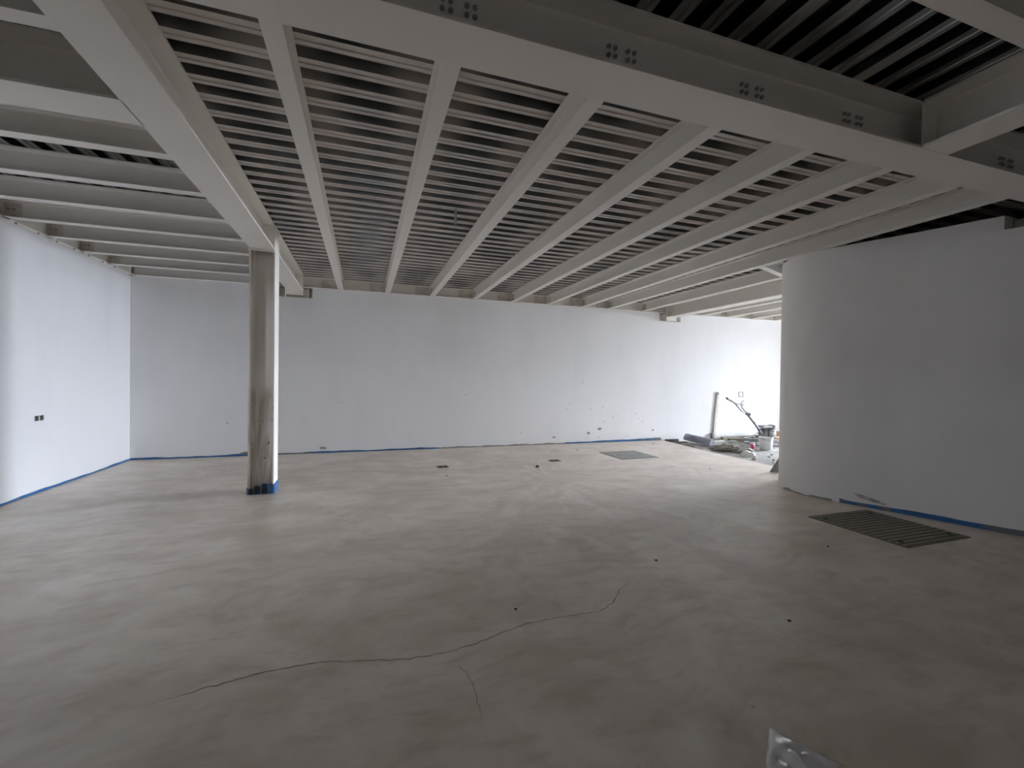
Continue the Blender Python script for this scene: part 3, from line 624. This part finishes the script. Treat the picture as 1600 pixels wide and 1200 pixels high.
# folded grey metal trough leaning on the rubble
t = thing('metal_trough', 'upturned ribbed dark grey metal trough at the end of the blue strip', 'trough', (7.62, 9.0, Z0))
d = Vector((7.93-7.72, 8.55-9.22, 0)); Ln = d.length; t.rotation_euler = (0, .10, math.atan2(d.y, d.x)); t.location = (7.87, 8.89, Z0+.036)
SC = .62; prof = [(SC*a_, SC*b_) for a_, b_ in [(-.16, .0), (-.15, .14), (-.06, .24), (.08, .24), (.17, .14), (.18, .0), (.172, 0), (.162, .134), (.076, .23), (-.056, .23), (-.142, .134), (-.152, 0)]]
M_trough = material('slate_grey_metal', (.30, .32, .37), .55, .1, noise=[(6, (.40, .42, .46), .45, .7, (1, 1, 1))])
obj('shell', prism(prof, -Ln/2, Ln/2, axis='x'), M_trough, t)
for s in (-1, 1): obj('end_cap', prism([(SC*a_, SC*b_) for a_, b_ in [(-.15, .0), (-.142, .134), (-.056, .228), (.076, .228), (.162, .134), (.17, 0)]], s*Ln/2-.006, s*Ln/2, axis='x'), M_trough, t)
for k in range(7):
    x = -Ln/2 + Ln*(k+.5)/7
    obj('rib', prism([(SC*a_, SC*b_) for a_, b_ in [(-.172, .0), (-.162, .146), (-.064, .252), (.084, .252), (.182, .146), (.192, 0), (.18, 0), (.17, .14), (.08, .24), (-.06, .24), (-.15, .14), (-.16, 0)]], x-.012, x+.012, axis='x'), M_trough, t)
# offcut boards
def board(name, lab, a, b_, w_, h_, m, zoff=0, tilt=0, grp='offcut boards beyond the screed'):
    a, b_ = Vector(a), Vector(b_); d = b_-a
    o = tag(obj(name, box(-d.length/2, d.length/2, -w_/2, w_/2, 0, h_, bev=.003), m), lab, 'board', grp)
    o.location = ((a.x+b_.x)/2, (a.y+b_.y)/2, Z0+zoff); o.rotation_euler = (0, tilt, math.atan2(d.y, d.x)); return o
M_wood = material('grey_weathered_wood', (.34, .31, .26), .85, noise=[(8, (.22, .20, .17), .4, .7, (.2, 3, 3))]); M_woodb = material('brown_wood', (.50, .34, .22), .8, noise=[(6, (.40, .26, .16), .4, .7, (.3, 3, 3))]); M_wdark = material('dark_wood', (.10, .09, .08), .85)
board('wood_board', 'dark short timber against the wall at the end of the blue strip', (7.30, 9.39), (7.66, 9.39), .09, .06, M_wdark)
board('wood_board', 'thin weathered batten along the screed edge, left of the trough', (7.33, 9.12), (7.27, 8.35), .045, .025, M_wood, .02)
board('wood_board', 'short pale batten crossing the thin batten by the trough', (7.24, 8.97), (7.46, 8.80), .03, .03, M_wood, .048)
board('wood_board', 'long grey beam lying on the ground behind the bucket', (9.02, 9.10), (9.72, 8.82), .12, .085, M_wood)
board('wood_board', 'second grey beam on the ground behind the trowel, against the wall', (9.05, 9.36), (11.4, 9.36), .10, .08, M_wood)
board('wood_board', 'pale flat board lying at the foot of the conduit', (8.25, 9.05), (8.86, 9.12), .13, .03, material('pale_board', (.62, .61, .58), .8))
board('wood_board', 'small pale block on the ground before the long grey beam', (8.66, 8.72), (8.84, 8.66), .11, .075, material('pale_block', (.50, .49, .46), .9))
# cardboard and a clear bag by the wall
t = thing('cardboard_flap', 'torn brown cardboard box lying behind the trowel', 'cardboard', (10.42, 9.06, Z0), -.05)
obj('base', box(-.20, .22, -.13, .13, 0, .10, bev=.004), M_woodb, t)
o = obj('flap', box(-.22, 0, -.12, .12, 0, .006), M_woodb, t, (-.19, 0, .10)); o.rotation_euler = (0, .42, 0)
o = obj('flap', box(0, .16, -.12, .12, 0, .006), M_woodb, t, (.21, 0, .10)); o.rotation_euler = (0, -.75, 0)
def crumple(name, lab, cat, loc, sx, sy, sz, m, seed, sub=4, rough=.35):
    bm = bmesh.new(); bmesh.ops.create_icosphere(bm, subdivisions=sub, radius=1); rnd = random.Random(seed)
    for v in bm.verts:
        c = v.co.copy(); k = 1 + rough*(.6*wobble(c.x*1.1+c.y*.7+c.z*.5, 3.1, seed)+.5*wobble(c.y*1.3-c.x*.6+c.z, 4.7, seed+1)) + rnd.uniform(-.04, .04)
        v.co = Vector((c.x*sx*k, c.y*sy*k, max(-.02, c.z*sz*k)))
    for f in bm.faces: f.smooth = sub > 3
    return tag(obj(name, bm, m, None, loc), lab, cat)
crumple('rubble_pile', 'low heap of grey mortar rubble beside the screed edge', 'rubble', (7.93, 7.92, Z0-.01), .36, .50, .13, M_mortar, 3, 5, .5)
M_film = material('pale_plastic', (.80, .79, .76), .35)
crumple('plastic_bag', 'crumpled white plastic bag at the near end of the rubble heap', 'bag', (7.66, 7.20, Z0-.01), .15, .13, .10, M_film, 8, 4, .6)
crumple('plastic_bag', 'small white plastic scrap at the left tip of the rubble heap', 'bag', (7.33, 8.02, Z0-.01), .07, .11, .025, M_film, 9, 3, .4)
crumple('plastic_bag', 'clear grey plastic bag by the back wall behind the cardboard', 'bag', (9.93, 9.16, Z0-.01), .13, .08, .15, material('greyish_plastic', (.62, .64, .68), .3), 10, 4, .5)
rnd = random.Random(21)
for k, (x, y, s) in enumerate([(7.30, 6.72, .045), (7.46, 6.42, .03), (7.7, 6.62, .035), (7.36, 6.2, .028), (7.9, 6.9, .03), (8.2, 7.1, .03)]):
    o = crumb(x, y, s, 30+k, f'grey rubble stone on the rough ground, {ORD[k]} from the white bag', M_mortar, .6); o.name = 'rubble_stone'; o['category'] = 'stone'; o['group'] = 'stones on the rough ground'; o.location.z += ZR+.008
# board leaning at the rounded end of the curved wall
bm = prism([(-.13, 0), (.12, 0), (.12, .30), (.04, .30)], -.012, .012, axis='y')
o = tag(obj('leaning_board', bm, material('grey_plate', (.20, .20, .19), .8)), 'grey trapezoid board leaning at the left edge of the curved wall', 'board'); o.location = (6.60, 5.60, .0012); o.rotation_euler = (.12, 0, -.25)
